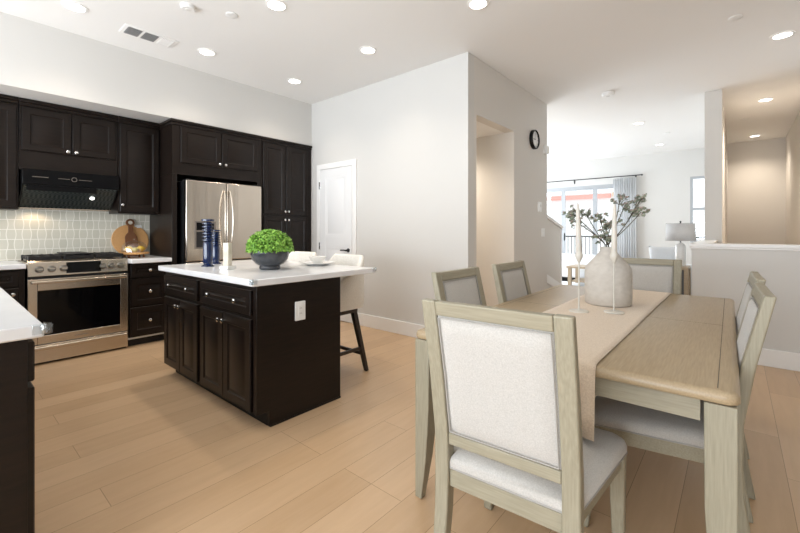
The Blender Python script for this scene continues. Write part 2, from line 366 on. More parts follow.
MB().tube([(-1.25, 0, 0), (1.08, 0, 0)], .012).build('pole', 'dark_metal', rod); MB().ball((1.09, 0, 0), .022, 10).build('finial', 'dark_metal', rod)
for x in (-.47, .95): MB().tube([(x, 0, 0), (x, .1, 0)], .008).box(x-.012, .085, -.09, x+.012, .1, .02).build('bracket', 'dark_metal', rod)
mb = MB(); n = 60; top, bot = [], []
for k in range(n+1):
    x = -.25+.5*k/n; y = .028*math.sin(k*1.05)+.008*math.sin(k*.37); top.append((x, y, 2.5)); bot.append((x*1.05, y*1.25, .03))
mb.rings([bot, [(a[0]*.98, a[1], 1.4) for a in top], top], I4, False, False, False)
cu = tag(mb.build('curtain', 'sheer', None, (-2.07, 10.88, 0)), 'sheer white curtain hanging at the right end of the sliding door', 'curtain')
cu.modifiers.new('solid', 'SOLIDIFY').thickness = .001

# outside
sbox('balcony_floor', 'concrete', -7, 11.16, -.12, 1.5, 12.6, -.02)
rl = empty('balcony_railing', (-3.3, 12.45, 0), 'thin metal balcony railing outside the sliding glass door', 'railing')
MB().box(-2, -.02, 1.03, 3, .02, 1.07).build('top_rail', 'dark_metal', rl); MB().box(-2, -.015, .08, 3, .015, .11).build('bottom_rail', 'dark_metal', rl)
mb = MB()
for k in range(50): mb.box(-2+k*.1, -.006, -.02 if k % 12 == 0 else .11, -1.982+k*.1, .006, 1.03)
mb.build('balusters', 'dark_metal', rl)
bd = empty('neighbour_building', (-4.5, 16, 0), 'pale building with red and orange fascia seen through the glass door', 'building')
MB().box(-8, .5, -3, 7, 4, 2.6).build('wall', 'stucco', bd); MB().box(-4.6, .3, 2.46, .9, .5, 2.62).build('fascia', 'red', bd)
MB().box(1.0, .3, 2.5, 2.2, .5, 2.66).build('fascia', 'orange', bd); MB().box(-8, .5, 2.6, 7, 4, 2.68).build('roof', 'stucco', bd)

# ------------------------------------------------------------------ kitchen cabinets
def door_panel(mb, mx, w, h, fr=.058):
    fr = min(fr, w*.3, h*.3)
    mb.layers(rect(0, 0, w, h), [(0, 0), (0, .016), (.004, .02), (fr, .02), (fr+.006, .013), (fr+.016, .012), (fr+.03, .018)], mx); return mb
def knob(mx): return MB().lathe([(.006, 0), (.006, .012), (.010, .014), (.0155, .02), (.015, .027), (.008, .031)], 14, mx)
def doors(root, F, specs, bodyname='door'):
    for (u0, v0, u1, v1, ku, kv) in specs:
        mb = MB(); door_panel(mb, F((0, 0, 0)) @ Matrix.Translation((u0, v0, 0)), u1-u0, v1-v0)
        o = mb.build(bodyname, 'cab', root)
        for a in (ku if isinstance(ku, (list, tuple)) else [ku]):
            if a is not None: knob(F((0, 0, 0)) @ Matrix.Translation((a, kv, .018))).build('knob', 'chrome', o)
def crown(mb, y0, y1, xf, z, xb=-5.4):
    for dz, ex in ((0, .0), (.02, .012), (.035, .02), (.055, .03)): pass
    mb.box(xb, y0, z-.06, xf+.012, y1, z-.03); mb.box(xb, y0, z-.03, xf+.026, y1, z)
UX = -5.05
def upper(name, y0, y1, z0, z1, specs, label, crown_z=2.44):
    r = empty(name, (UX, (y0+y1)/2, z0), label, 'cabinet', 'upper cabinets on the stove wall'); yc = (y0+y1)/2
    MB().box(-.348, y0-yc+.001, 0, -.001, y1-yc-.001, z1-z0-.06).build('body', 'cab', r)
    mb = MB(); mb.box(-.348, y0-yc+.001, z1-z0-.06, .012, y1-yc-.001, z1-z0-.03); mb.box(-.348, y0-yc+.001, z1-z0-.03, .026, y1-yc-.001, z1-z0); mb.build('crown_moulding', 'cab', r, bevel=.004)
    doors(r, FX, [(a-yc, b-z0, c-yc, d-z0, None if k is None else k-yc, kv-z0) for a, b, c, d, k, kv in specs]); return r
upper('wall_cabinet', -.02, .495, 1.41, 2.44, [(-.005, 1.43, .48, 2.365, .02, 1.5)], 'tall dark wall cabinet cut off at the left edge of the photo')
upper('wall_cabinet', .497, 1.262, 1.785, 2.44, [(.515, 1.965, .872, 2.365, .845, 1.99), (.882, 1.965, 1.24, 2.365, .91, 1.99)], 'short two-door dark cabinet above the black range hood')
upper('wall_cabinet', 1.264, 1.672, 1.40, 2.44, [(1.28, 1.42, 1.655, 2.365, 1.30, 1.49)], 'tall single-door dark wall cabinet between the range hood and the refrigerator')

# fridge surround
r = empty('refrigerator_surround', (-4.7, 1.70, 0), 'tall dark end panel standing at the left side of the refrigerator', 'cabinet panel')
MB().box(-.698, -.026, 0, 0, .026, 1.838).build('panel', 'cab', r, bevel=.002)
r = empty('wall_cabinet', (-4.7, 2.21, 1.84), 'dark two-door cabinet above the refrigerator', 'cabinet')
MB().box(-.69, -.536, 0, 0, .526, .54).build('body', 'cab', r); mb = MB(); mb.box(-.34, -.545, .54, .012, .526, .57).box(-.34, -.555, .57, .026, .526, .6); mb.build('crown_moulding', 'cab', r, bevel=.004)
doors(r, FX, [(-.452, .13, .0, .535, -.028, .16), (.012, .13, .472, .535, .045, .16)])
MB().box(-.02, .475, -1.84, 0, .526, 0).build('filler', 'cab', r)
r = empty('pantry_cabinet', (-4.7, 3.135, 0), 'tall dark four-door pantry cabinet right of the refrigerator', 'cabinet')
MB().box(-.69, -.396, .1, 0, .396, 2.38).build('body', 'cab', r); MB().box(-.62, -.396, 0, -.07, .396, .1).build('toe_kick', 'cab_in', r)
mb = MB(); mb.box(-.34, -.396, 2.38, .012, .396, 2.41).box(-.34, -.396, 2.41, .026, .396, 2.44); mb.build('crown_moulding', 'cab', r, bevel=.004)
doors(r, FX, [(-.375, 1.435, -.04, 2.365, -.062, 1.475), (-.028, 1.435, .32, 2.365, -.006, 1.475), (-.375, .12, -.04, 1.405, -.062, 1.36), (-.028, .12, .32, 1.405, -.006, 1.36)])

# base cabinets beside the range
r = empty('base_cabinet', (-4.79, 1.48, 0), 'dark three-drawer base cabinet between the range and the refrigerator panel', 'cabinet', 'base cabinets on the stove wall')
MB().box(-.6, -.185, .1, 0, .19, .874).build('body', 'cab', r); MB().box(-.54, -.185, 0, -.06, .19, .1).build('toe_kick', 'cab_in', r)
MB().box(-.062, -.185, .075, -.03, .19, .1).build('toe_strip', 'trim', r)
doors(r, FX, [(-.172, .725, .175, .862, 0, .795), (-.172, .425, .175, .71, 0, .57), (-.172, .115, .175, .41, 0, .265)], 'drawer')
r = empty('base_cabinet', (-4.79, .28, 0), 'dark base cabinet left of the range, mostly hidden by the near worktop', 'cabinet', 'base cabinets on the stove wall')
MB().box(-.6, -.23, .1, 0, .23, .874).build('body', 'cab', r); MB().box(-.54, -.23, 0, -.06, .23, .1).build('toe_kick', 'cab_in', r)
doors(r, FX, [(-.215, .725, .19, .862, None, .795)], 'drawer'); doors(r, FX, [(-.215, .115, .19, .71, .15, .66)])
def slab(name, x0, y0, x1, y1, label, z0=.878, z1=.92):
    return tag(MB().box(-(x1-x0)/2, -(y1-y0)/2, 0, (x1-x0)/2, (y1-y0)/2, z1-z0).build(name, 'quartz', None, ((x0+x1)/2, (y0+y1)/2, z0), bevel=.006), label, 'worktop')
slab('worktop', -5.388, 1.292, -4.69, 1.672, 'short white worktop right of the range holding the cutting boards', .876)
slab('worktop', -5.388, .05, -4.75, .515, 'white worktop left of the range under the tiled wall', .876)
bs = struct(MB().box(-5.4, -.5, .92, -5.389, 1.672, 1.80).build('wall_backsplash', 'tile'))

# range hood
r = empty('range_hood', (-5.388, .88, 1.44), 'black glass range hood under the short cabinet above the range', 'range hood')
w = .37
mb = MB(); pr = [(0, 0), (.28, .045), (.30, .10), (.30, .2), (.44, .2), (.44, .345), (0, .345)]
mb.rings([[(x, -w, z) for x, z in [(0, .20), (.435, .20), (.435, .343), (0, .343)]], [(x, w, z) for x, z in [(0, .20), (.435, .20), (.435, .343), (0, .343)]]]); mb.build('body', 'black', r)
MB().box(.435, -w, .205, .446, w, .343).build('glass_front', 'blackglass', r, bevel=.002)
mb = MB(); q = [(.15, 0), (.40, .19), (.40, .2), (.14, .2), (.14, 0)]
mb.rings([[(x, -w+.012, z) for x, z in q], [(x, w-.012, z) for x, z in q]]); mb.build('filter', 'filter', r)  # sloping hood face, its tile reflection put into the colour
MB().box(.13, -w+.005, -.014, .165, w-.005, 0).build('drip_edge', 'steel', r, bevel=.003)
MB().box(.398, -w+.03, .15, .425, .18, .2).build('visor', 'blackglass', r)
for y in (-w, w-.012): 
    mb = MB(); mb.rings([[(x, y, z) for x, z in [(.13, 0), (.41, .19), (.41, .2), (.13, .2)]], [(x, y+.012, z) for x, z in [(.13, 0), (.41, .19), (.41, .2), (.13, .2)]]]); mb.build('side_panel', 'black', r)
MB().box(.446, -.305, .272, .4472, -.19, .276).build('lettering', 'greyplastic', r)
MB().rings([[(x, .02*math.cos(2*PI*k/24)*q, .272+.02*math.sin(2*PI*k/24)*q) for k in range(24)] for x, q in ((.446, 1.1), (.4475, 1.1), (.4475, .9), (.446, .9))], I4, False, False).build('emblem', 'greyplastic', r)
for y0, y1 in ((-.12, -.035), (.035, .14)): MB().box(.446, y0, .270, .4472, y1, .2735).build('control_mark', 'greyplastic', r)
lamp = MB().lathe([(.018, 0), (.018, .006)], 16, Matrix.Translation((.30, .17, .109)) @ Matrix.Rotation(math.radians(143), 4, 'Y')).build('hood_glint', 'led', r)  # glowing disc stands in for a golden reflection in the hood
l = bpy.data.lights.new('backsplash_glow_light', 'SPOT'); l.energy = 1; l.spot_size = 2.4; l.color = (1, .75, .5); l.shadow_soft_size = .03  # added spot for the warm glow on the upper backsplash
o = bpy.data.objects.new('backsplash_glow_light', l); COL.objects.link(o); o.parent = r; o.location = (.1, -.25, -.02)

# range
r = empty('range', (-4.78, .905, 0), 'stainless steel gas range with black oven window', 'range')
w = .379
MB().box(-.60, -w, .03, -.03, w, .885).build('body', 'dark_metal', r)
mb = MB(); mb.rings([[(x, -w, z) for x, z in [(-.05, .8), (.0, .8), (-.012, .925), (-.05, .94)]], [(x, w, z) for x, z in [(-.05, .8), (.0, .8), (-.012, .925), (-.05, .94)]]]); cp = mb.build('control_panel', 'steel', r, bevel=.003)
KM = lambda y, z: Matrix.Translation((-.005, y, z)) @ Matrix.Rotation(math.radians(84), 4, 'Y')
for y in (-.30, -.215, -.13, .165, .24, .315):
    kn = MB().lathe([(.031, -.002), (.031, .006), (.027, .01), (.025, .032), (.022, .036)], 24, KM(y, .862)).build('knob', 'knob', r)
    MB().box(-.004, -.02, .036, .004, .02, .042, KM(y, .862)).build('grip', 'steel', kn)
MB().box(-.13, -.05, -.002, .13, .05, .004, Matrix.Translation((0.004, .02, .866)) @ Matrix.Rotation(math.radians(-5.5), 4, 'Y') @ basis((0, 0, 0), (0, 1, 0), (0, 0, 1), (1, 0, 0))).build('display', 'blackglass', r)
dr = MB(); dr.box(-.03, -w, .185, .0, -w+.065, .775).box(-.03, w-.065, .185, 0, w, .775).box(-.03, -w+.065, .185, 0, w-.065, .26).box(-.03, -w+.065, .67, 0, w-.065, .775)
dr = dr.build('oven_door', 'steel', r, bevel=.003); MB().box(-.028, -w+.065, .26, -.004, w-.065, .67).build('oven_window', 'blackglass', dr)
hb = MB().box(.03, -w+.02, .735, .05, w-.02, .76)
for y in (-w+.05, w-.05): hb.box(0, y-.012, .737, .035, y+.012, .758)
hb.build('oven_handle', 'steel', dr, bevel=.006, seg=3)
MB().box(0, -.05, .218, .0015, .05, .224).build('badge', 'greyplastic', dr)
dw = MB().box(-.03, -w, .02, 0, w, .178).build('drawer', 'steel', r, bevel=.003)
MB().box(0, -w+.01, .135, .028, w-.01, .165).build('drawer_handle', 'steel', dw, bevel=.008, seg=3)
MB().box(-.58, -w, .0, -.05, w, .03).build('plinth', 'cab_in', r)
MB().box(-.605, -w-.004, .885, -.05, w+.004, .925).build('cooktop', 'steel', r, bevel=.004)
for yc in (-.25, 0, .25):
    mb = MB()
    for dy in (-.105, -.035, .035, .105): mb.box(-.56, yc+dy-.006, .945, -.09, yc+dy+.006, .978)
    for x in (-.56, -.44, -.325, -.21, -.09): mb.box(x-.006, yc-.115, .942, x+.006, yc+.115, .974)
    for x in (-.56, -.09):
        for dy in (-.105, .105): mb.box(x-.008, yc+dy-.008, .925, x+.008, yc+dy+.008, .972)
    mb.build('grate', 'iron', r, bevel=.002)
    if yc:
        for x in (-.44, -.2): MB().lathe([(.05, .925), (.05, .935), (.035, .938), (.035, .946), (.02, .948)], 20, Matrix.Translation((x, yc, 0))).build('burner', 'iron', r)
MB().box(-.55, -.1, .979, -.1, .1, .992).build('griddle', 'iron', r, bevel=.006)

# refrigerator
r = empty('refrigerator', (-4.58, 2.225, 0), 'stainless French-door refrigerator with an ice dispenser', 'refrigerator')
w = .452
MB().box(-.74, -w+.005, .04, -.075, w-.005, 1.765).build('body', 'dark_metal', r); MB().box(-.7, -w+.03, 0, -.12, w-.03, .04).build('foot_rail', 'black', r)
for s in (-1, 1):
    y0, y1 = (-w, -.004) if s < 0 else (.004, w)
    do = MB().box(-.07, y0, .87, 0, y1, 1.775).build('door', 'steel_v', r, bevel=.012, seg=3)
    yh = s*.034; p = []
    for k in range(13):
        t = k/12; p.append((.012+.055*math.sin(PI*t)**.6, yh+s*.012*math.sin(PI*t), .985+.70*t))
    MB().tube(p, .010, 10).build('handle', 'steel', do)
    if s < 0:
        dp = MB().box(-.001, -.365, 1.01, .004, -.13, 1.32).build('dispenser', 'greyplastic', do, bevel=.002)
        MB().box(.004, -.345, 1.03, .0055, -.15, 1.20).build('recess', 'dark_metal', dp); MB().box(.004, -.345, 1.22, .0055, -.15, 1.305).build('control_screen', 'blackglass', dp)
        MB().box(.0055, -.27, 1.06, .02, -.23, 1.19).build('paddle', 'steel', dp)
for z0, z1 in ((.46, .86), (.05, .45)):
    dw = MB().box(-.07, -w, z0, 0, w, z1).build('freezer_drawer', 'steel_v', r, bevel=.01, seg=3)
    MB().tube([(.0, -.38, z1-.06), (.045, -.36, z1-.06), (.045, .36, z1-.06), (0, .38, z1-.06)], .012, 10).build('drawer_handle', 'chrome', dw)
for y in (-.4, .4): MB().box(-.12, y-.04, 1.765, -.02, y+.04, 1.785).build('hinge_cover', 'dark_metal', r, bevel=.004)

# cutting boards, fruit stand
def facing_up(c, tilt):   # board plane leaning back on the wall at -X
    return Matrix.Translation(c) @ Matrix.Rotation(math.radians(-tilt), 4, 'Y') @ basis((0, 0, 0), (0, 1, 0), (0, 0, 1), (1, 0, 0))
tag(MB().layers(circ(.185, 48, 0, .185), [(.004, 0), (0, .004), (0, .016), (.004, .02)]).build('cutting_board', 'board', None), 'round light wood cutting board leaning on the backsplash tiles', 'cutting board')
bo = bpy.data.objects['cutting_board']; bo.matrix_world = facing_up((-5.325, 1.465, .921), 13)
ol = rrect(-.07, 0, .07, .27, .05); ol = [p for p in ol]
neck = [(.07-.0, .20), (.035, .27), (.03, .36)]
pts = [(-.045, 0), (.045, 0), (.062, .02), (.062, .22), (.05, .25), (.026, .28), (.022, .35)]
pts += [(.044*math.sin(a)*-1, .39-.044*math.cos(a)) for a in [PI+x*.32-2.56 for x in range(0)]]
for k in range(13):
    a = math.radians(-60+300*k/12); pts.append((.045*math.cos(a), .392+.045*math.sin(a)))
pts += [(-.022, .35), (-.026, .28), (-.05, .25), (-.062, .22), (-.062, .02)]
b2 = MB()
n = len(pts); b2.prism(pts, 0, .014)
b2 = tag(b2.build('paddle_board', 'board_dark', None, bevel=.003), 'dark wood paddle board with ring handle in front of the round board', 'cutting board')
b2.matrix_world = facing_up((-5.285, 1.462, .921), 12)
MB().lathe([(.022, .0140), (.022, .0155)], 20, Matrix.Translation((0, .392, 0))).build('handle_hole', 'tile', b2)
r = empty('fruit_stand', (-5.03, 1.41, .921), 'wooden footed fruit stand with glass dome on the worktop', 'stand')
MB().lathe([(.13, .035), (.142, .04), (.142, .055), (.13, .058)], 40).build('plate', 'board', r)
for k in range(4):
    a = PI/4+k*PI/2; MB().lathe([(.008, 0), (.012, .015), (.007, .025), (.011, .036)], 10, Matrix.Translation((.1*math.cos(a), .1*math.sin(a), 0))).build('foot', 'board_dark', r)
dm = MB().rings([[(R*math.cos(2*PI*k/32), R*math.sin(2*PI*k/32), z) for k in range(32)] for R, z in ((.118, .058), (.118, .10), (.112, .13), (.09, .16), (.05, .178), (.012, .184))], I4, False, True).build('glass_dome', 'clear', r)
MB().lathe([(.006, .184), (.012, .195), (.008, .206)], 12).build('dome_knob', 'clear', dm)
for x, y, m_, nm, lb in ((.03, -.055, 'lemon', 'lemon', 'yellow lemon at the left under the glass dome'), (.02, .055, 'lemon', 'lemon', 'yellow lemon at the right under the glass dome'), (.075, -.012, 'pear', 'lemon', 'pale lemon in front of the two yellow ones under the dome')):
    R = .034 if m_ == 'lemon' else .027
    o = MB().lathe([(.003, -1.35*R), (.35*R, -1.15*R), (.8*R, -.6*R), (R, 0), (.8*R, .6*R), (.35*R, 1.15*R), (.003, 1.35*R)], 20, Matrix.Rotation(PI/2, 4, 'X')).build(nm, m_, None, (-5.03+x, 1.41+y, .921+.059+R), angle=80)
    tag(o, lb, 'lemon', 'lemons on the fruit stand')

# wall plates
def plate(name, mx, label, wd=.075, ht=.118, kind='outlet'):
    r = empty(name, mx.to_translation(), label, kind); m3 = mx.copy(); m3.translation = (0, 0, 0)
    p = MB().layers(rrect(-wd/2, -ht/2, wd/2, ht/2, .006), [(0, 0), (0, .004), (.003, .007)], m3).build('cover_plate', 'plastic', r)
    if kind == 'outlet':
        q = MB().layers(rrect(-.018, -.036, .018, .036, .003), [(0, .007), (.001, .0095)], m3).build('socket', 'plastic', r)
        mb = MB()
        for dy in (-.02, .014): mb.box(-.007, dy, .0095, -.005, dy+.009, .0098, m3).box(.005, dy, .0095, .007, dy+.009, .0098, m3)
        mb.build('slot', 'greyslat', q)
    else:
        MB().layers(rect(-.017, -.035, .017, .035), [(0, .007), (.001, .011)], m3).build('rocker', 'plastic', r)
    return r
plate('wall_outlet', FX((-5.389, 1.55, 1.22)), 'white outlet on the tiled backsplash behind the cutting boards', kind='outlet')

# ------------------------------------------------------------------ island
def island_unit(x0, x1, label):
    xc = (x0+x1)/2; w = x1-x0
    r = empty('island_cabinet', (xc, 1.255, 0), label, 'cabinet', 'cabinets of the kitchen island')
    MB().box(-w/2+.001, 0, .1, w/2-.001, .62, .876).build('body', 'cab', r); MB().box(-w/2+.001, .08, 0, w/2-.001, .60, .1).build('toe_kick', 'cab_in', r)
    a = -w/2+.025; b = w/2-.025
    doors(r, FYM, [(a, .695, b, .845, [a+.15*w/.7, b-.15*w/.7], .77)], 'drawer')
    doors(r, FYM, [(a, .105, -.004, .668, -.03, .62), (.004, .105, b, .668, .03, .62)])
island_unit(-3.665, -2.975, 'left two-door island cabinet, the one farther from the dining table')
island_unit(-2.975, -2.222, 'right two-door island cabinet beside the end panel with the outlet')
mb = MB(); o_ = [(1.245, .1), (1.335, .1), (1.335, 0), (1.905, 0), (1.905, .876), (1.245, .876)]
mb.rings([[(-.03, y-1.575, z) for y, z in o_], [(0, y-1.575, z) for y, z in o_]])
r = empty('island_end_panel', (-2.19, 1.575, 0), 'plain dark end panel of the kitchen island with an outlet', 'cabinet panel')
mb.build('panel', 'cab', r, bevel=.002); MB().box(0, -.238, 0, .006, .33, .014).build('base_strip', 'cab', r, bevel=.003)
tag(MB().box(-.72, -.012, 0, .72, .012, .876).build('island_back_panel', 'cab', None, (-2.945, 1.893, 0)), 'dark back panel of the island behind the bar stools', 'cabinet panel')
slab('island_worktop', -3.70, 1.21, -2.172, 2.25, 'large white quartz worktop of the kitchen island')
plate('wall_outlet', FX((-2.19, 1.556, .685)), 'white outlet on the dark end panel of the island', .08, .125)
def guard(c, rz, label, q=1):
    r = empty('corner_guard', c, label, 'corner guard', 'clear corner guards on the worktops', rz)
    MB().box(-.03, -.006, -.03, .006, .0, .002).box(0, -.006, -.03, .006, .03, .002).build('angle', 'clear', r, bevel=.002)
    MB().lathe([(.014*q, -.03), (.016*q, -.026), (.016*q, -.002), (.013*q, .003)], 16, Matrix.Translation((.004, -.004, 0))).build('bumper', 'clear', r)
guard((-2.172, 1.21, .921), 0, 'clear corner guard on the near corner of the island worktop', .55)
guard((-2.172, 2.25, .921), PI/2, 'clear corner guard on the island worktop corner nearest the bar stool', .55)

# near worktop at the left edge of the frame
slab('worktop', -4.74, -.45, -1.668, .223, 'white worktop corner in the near left of the photo', .874, .915)
r = empty('base_cabinet', (-2.29, -.118, 0), 'dark base cabinet in the near left corner under the white worktop', 'cabinet')
MB().box(-.6, -.30, .1, .575, .30, .872).build('body', 'cab', r); MB().box(-.6, -.30, 0, .575, .22, .1).build('toe_kick', 'cab_in', r)
MB().box(.575, -.30, 0, .60, .302, .872).build('end_panel', 'cab', r, bevel=.002); MB().box(.595, .24, 0, .606, .304, .872).build('corner_stile', 'cab', r, bevel=.002)
FYc = lambda o: FY((0, .302, 0))
doors(r, FYc, [(-.592, .735, -.02, .86, -.3, .795)], 'drawer'); doors(r, FYc, [(-.592, .115, -.02, .715, -.07, .66)])
tag(MB().box(-.9, -.30, .0, .9, .17, .872).build('base_cabinet', 'cab', None, (-3.82, -.13, 0)), 'dark base cabinet run hidden under the far left of the near worktop', 'cabinet')
guard((-1.668, .223, .916), PI/2, 'clear corner guard on the near left worktop corner')

# things on the island
def glass_post(loc, h, r0, label):
    r = empty('candle_holder', loc, label, 'candle holder', 'blue glass candle holders on the island')
    MB().lathe([(.05, 0), (.05, .006), (.03, .016), (r0, .03)], 28).build('base', 'blue', r)
    pr = [(r0, .03), (r0*1.05, h*.45), (r0*.95, h*.52)]
    for k in range(6):
        z = h*(.53+.07*k); pr += [(r0*.72, z), (r0*1.2, z+.02*h), (r0*1.2, z+.042*h), (r0*.72, z+.062*h)]
    MB().lathe(pr, 28).build('stem', 'blue', r); MB().lathe([(r0*1.0, h*.955), (r0*1.35, h*.96), (r0*1.35, h*.995), (r0*1.2, h), (r0*.8, h*.985)], 28).build('cup', 'blue', r)
glass_post((-3.286, 1.44, .921), .385, .036, 'taller cobalt blue glass candle holder on the island')
glass_post((-3.50, 1.60, .921), .30, .033, 'shorter cobalt blue glass candle holder behind the taller one')
r = empty('stone_sculpture', (-2.93, 1.43, .921), 'small upright cream stone slab on a square base on the island', 'ornament', None, math.radians(20))
MB().box(-.04, -.04, 0, .04, .04, .028).build('base', 'ceramic', r, bevel=.003); MB().box(-.026, -.02, .028, .026, .02, .2).build('slab', 'marble', r, bevel=.004)

r = empty('potted_plant', (-2.696, 1.645, .921), 'round bright green plant in a charcoal bowl on the island', 'plant')
MB().lathe([(.075, 0), (.08, .012), (.074, .028), (.10, .04), (.130, .075), (.140, .115), (.138, .145), (.132, .145), (.115, .12)], 40).build('bowl', 'bowl', r)
MB().lathe([(.12, .125), (.09, .130), (.01, .132)], 24).build('soil', 'twig', r)
mb = MB()
for k in range(2400):
    while True:
        x, y, z = (random.uniform(-1, 1) for _ in range(3)); q = x*x+y*y+z*z
        if .5 < q < 1 and z > -.12: break
    R = .172; c = Vector((x*R, y*R, .155+z*R*.86)); nrm = (Vector((x, y, z+.4)).normalized()+Vector((random.gauss(0, .5) for _ in range(3)))).normalized()
    t = nrm.orthogonal().normalized(); t = Matrix.Rotation(random.uniform(0, 6.28), 3, nrm) @ t; b_ = nrm.cross(t); L = random.uniform(.012, .020); W = L*.42
    mb.add([c-t*L, c-t*L*.1+b_*W, c+t*L*.75+b_*W*.5, c+t*L+nrm*L*.15, c+t*L*.75-b_*W*.5, c-t*L*.1-b_*W, c-nrm*L*.15], [(0, 6, 1), (1, 6, 2), (2, 6, 3), (3, 6, 4), (4, 6, 5), (5, 6, 0)])
mb.build('foliage', 'leaf', r)
mb = MB()
for k in range(70):
    a = random.uniform(0, 6.28); q = random.uniform(0, 1)**.5; mb.tube([(.06*q*math.cos(a), .06*q*math.sin(a), .11), (.12*q*math.cos(a), .12*q*math.sin(a), .13+.14*math.sqrt(max(0, 1-q*q)))], .0015, 5)
mb.build('stems', 'leaf', r)
tag(MB().lathe([(.08, 0), (.085, .006), (.13, .014), (.15, .02), (.151, .024), (.13, .019), (.085, .011), (.02, .01)], 48).build('plate', 'ceramic', None, (-2.72, 2.11, .921)), 'white dinner plate on the island near the bar stools', 'plate')
tag(MB().lathe([(.03, 0), (.034, .006), (.06, .03), (.072, .06), (.07, .061), (.056, .032), (.028, .01), (.004, .008)], 40).build('bowl', 'ceramic', None, (-2.72, 2.11, .9325)), 'white bowl sitting on the white dinner plate on the island', 'bowl')

# bar stools
def stool():
    r = empty('bar_stool', (0, 0, 0), '', 'bar stool', 'white bar stools at the island')
    mb = MB(); n = 44; so, si, prof = [], [], []
    def pt(a, R):
        c, s_ = math.cos(a), math.sin(a); e = .5
        return (R*math.copysign(abs(c)**e, c), R*math.copysign(abs(s_)**e, s_))
    rg = []
    for k in range(n+1):
        a = math.radians(-38+256*k/n); f = (math.sin(a)+.62)/1.62; f = max(0., f)**.8
        zt = .66+.34*min(1, f*1.15); xo, yo = pt(a, .235); xi, yi = pt(a, .195)
        rg.append([(xo*.97, yo*.97, .56), (xo, yo, .60), (xo, yo, zt-.015), ((xo*3+xi)/4, (yo*3+yi)/4, zt), ((xo+3*xi)/4, (yo+3*yi)/4, zt), (xi, yi, zt-.015), (xi, yi, .60), (xi*.97, yi*.97, .56)])
    mb.rings(rg); mb.build('shell', 'leather', r, angle=60)
    oc = [pt(2*PI*k/40, .193) for k in range(40)]
    MB().layers(oc, [(.02, .55), (0, .56), (0, .63), (.012, .65), (.04, .66)]).build('seat_cushion', 'leather', r, angle=60)
    MB().layers(rrect(-.17, -.17, .17, .17, .04), [(0, .515), (0, .549)]).build('seat_base', 'darkwood', r)
    for sx in (-1, 1):
        for sy in (-1, 1):
            rg = []
            for t in (0, .35, .7, 1):
                x, y, z = sx*(.2-.06*t), sy*(.222-.092*t), .515*t; a = .016+.006*t; rg.append([(x-a, y-a, z), (x+a, y-a, z), (x+a, y+a, z), (x-a, y+a, z)])
            MB().rings(rg).build('leg', 'darkwood', r, bevel=.003)
    for sy, z in ((-1, .15), (1, .15)):
        f = 1-z/.515; x = .14+.06*f; y = .13+.092*f; MB().box(-x, sy*y-.01, z-.014, x, sy*y+.01, z+.014).build('stretcher', 'darkwood', r, bevel=.003)
    for sx in (-1, 1):
        z = .2; f = 1-z/.515; x = .14+.06*f; y = .13+.092*f; MB().box(sx*x-.01, -y, z-.014, sx*x+.01, y, z+.014).build('stretcher', 'darkwood', r, bevel=.003)
    return r
s1 = stool(); s1.location = (-2.645, 2.20, 0); s1['label'] = 'white barrel-back bar stool at the end of the island nearest the dining table'
dup(s1, (-3.33, 2.22, 0), .05, 'white barrel-back bar stool behind the plant, nearer the pantry cabinet')

# ------------------------------------------------------------------ dining table
T = empty('dining_table', (.010, 1.423, 0), 'long weathered oak dining table with a linen runner on it', 'dining table', None, .0093)
W, L = 1.132, 2.016
def lip(out, z0, z1, mb): mb.layers(out, [(.004, z0), (0, z0+.004), (0, z1-.016), (.005, z1-.005), (.016, z1)])
mb = MB(); lip(rrect(-W, 0, 0, L, .035), .724, .76, mb); mb.build('tabletop', 'oakgrey_y', T, angle=50)
mb = MB()
for x0, x1, y0, y1 in ((-W+.05, -.05, L/2-.0012, L/2+.0012), (-.0512, -.0488, .03, L-.03), (-W+.0488, -W+.0512, .03, L-.03)): mb.box(x0, y0, .7595, x1, y1, .7603)
mb.build('joint_line', 'twig', T)
ap = MB(); ap.box(-W+.09, .028, .655, -.09, .05, .724).box(-W+.09, L-.05, .655, -.09, L-.028, .724).box(-W+.028, .09, .655, -W+.05, L-.09, .724).box(-.05, .09, .655, -.028, L-.09, .724)
ap.build('apron', 'oakgrey_x', T)
for cx, sx in ((-W+.006, 1), (-.006, -1)):
    for cy, sy in ((.006, 1), (L-.006, -1)):
        rg = []
        for z, s_ in ((0, .034), (.08, .044), (.18, .057), (.3, .067), (.42, .073), (.72, .075)):
            rg.append([(cx, cy, z), (cx+sx*s_, cy, z), (cx+sx*s_, cy+sy*s_, z), (cx, cy+sy*s_, z)])
        MB().rings(rg).build('leg', 'oakgrey', T, bevel=.003)
# runner with both ends hanging down, draped from the lip
mb = MB(); path = [(1.404, .52), (1.408, .60), (1.413, .68), (1.416, .745), (1.424, .7595), (1.44, .7645)]
path += [(1.44+k*(3.42-1.44)/14, .7645) for k in range(1, 15)] + [(3.436, .7625), (3.452, .748), (3.456, .68), (3.462, .56)]
rg = []
for y, z in path:
    row = []
    for k in range(17):
        u = k/16; hang = max(0, .74-z); row.append((-.805+.45*u, y+(.012*math.sin(u*9+1)*hang*3 if y < 2 else .006*math.sin(u*8)*hang*3), z+.0012*math.sin(u*7+y*5)*(1 if hang == 0 else 0)))
    rg.append(row)
mb.rings(rg, I4, False, False, False)
ru = tag(mb.build('table_runner', 'runner', None, angle=80), 'beige linen runner draped along the dining table', 'table runner'); sm = ru.modifiers.new('solid', 'SOLIDIFY'); sm.thickness = .003; sm.offset = 1

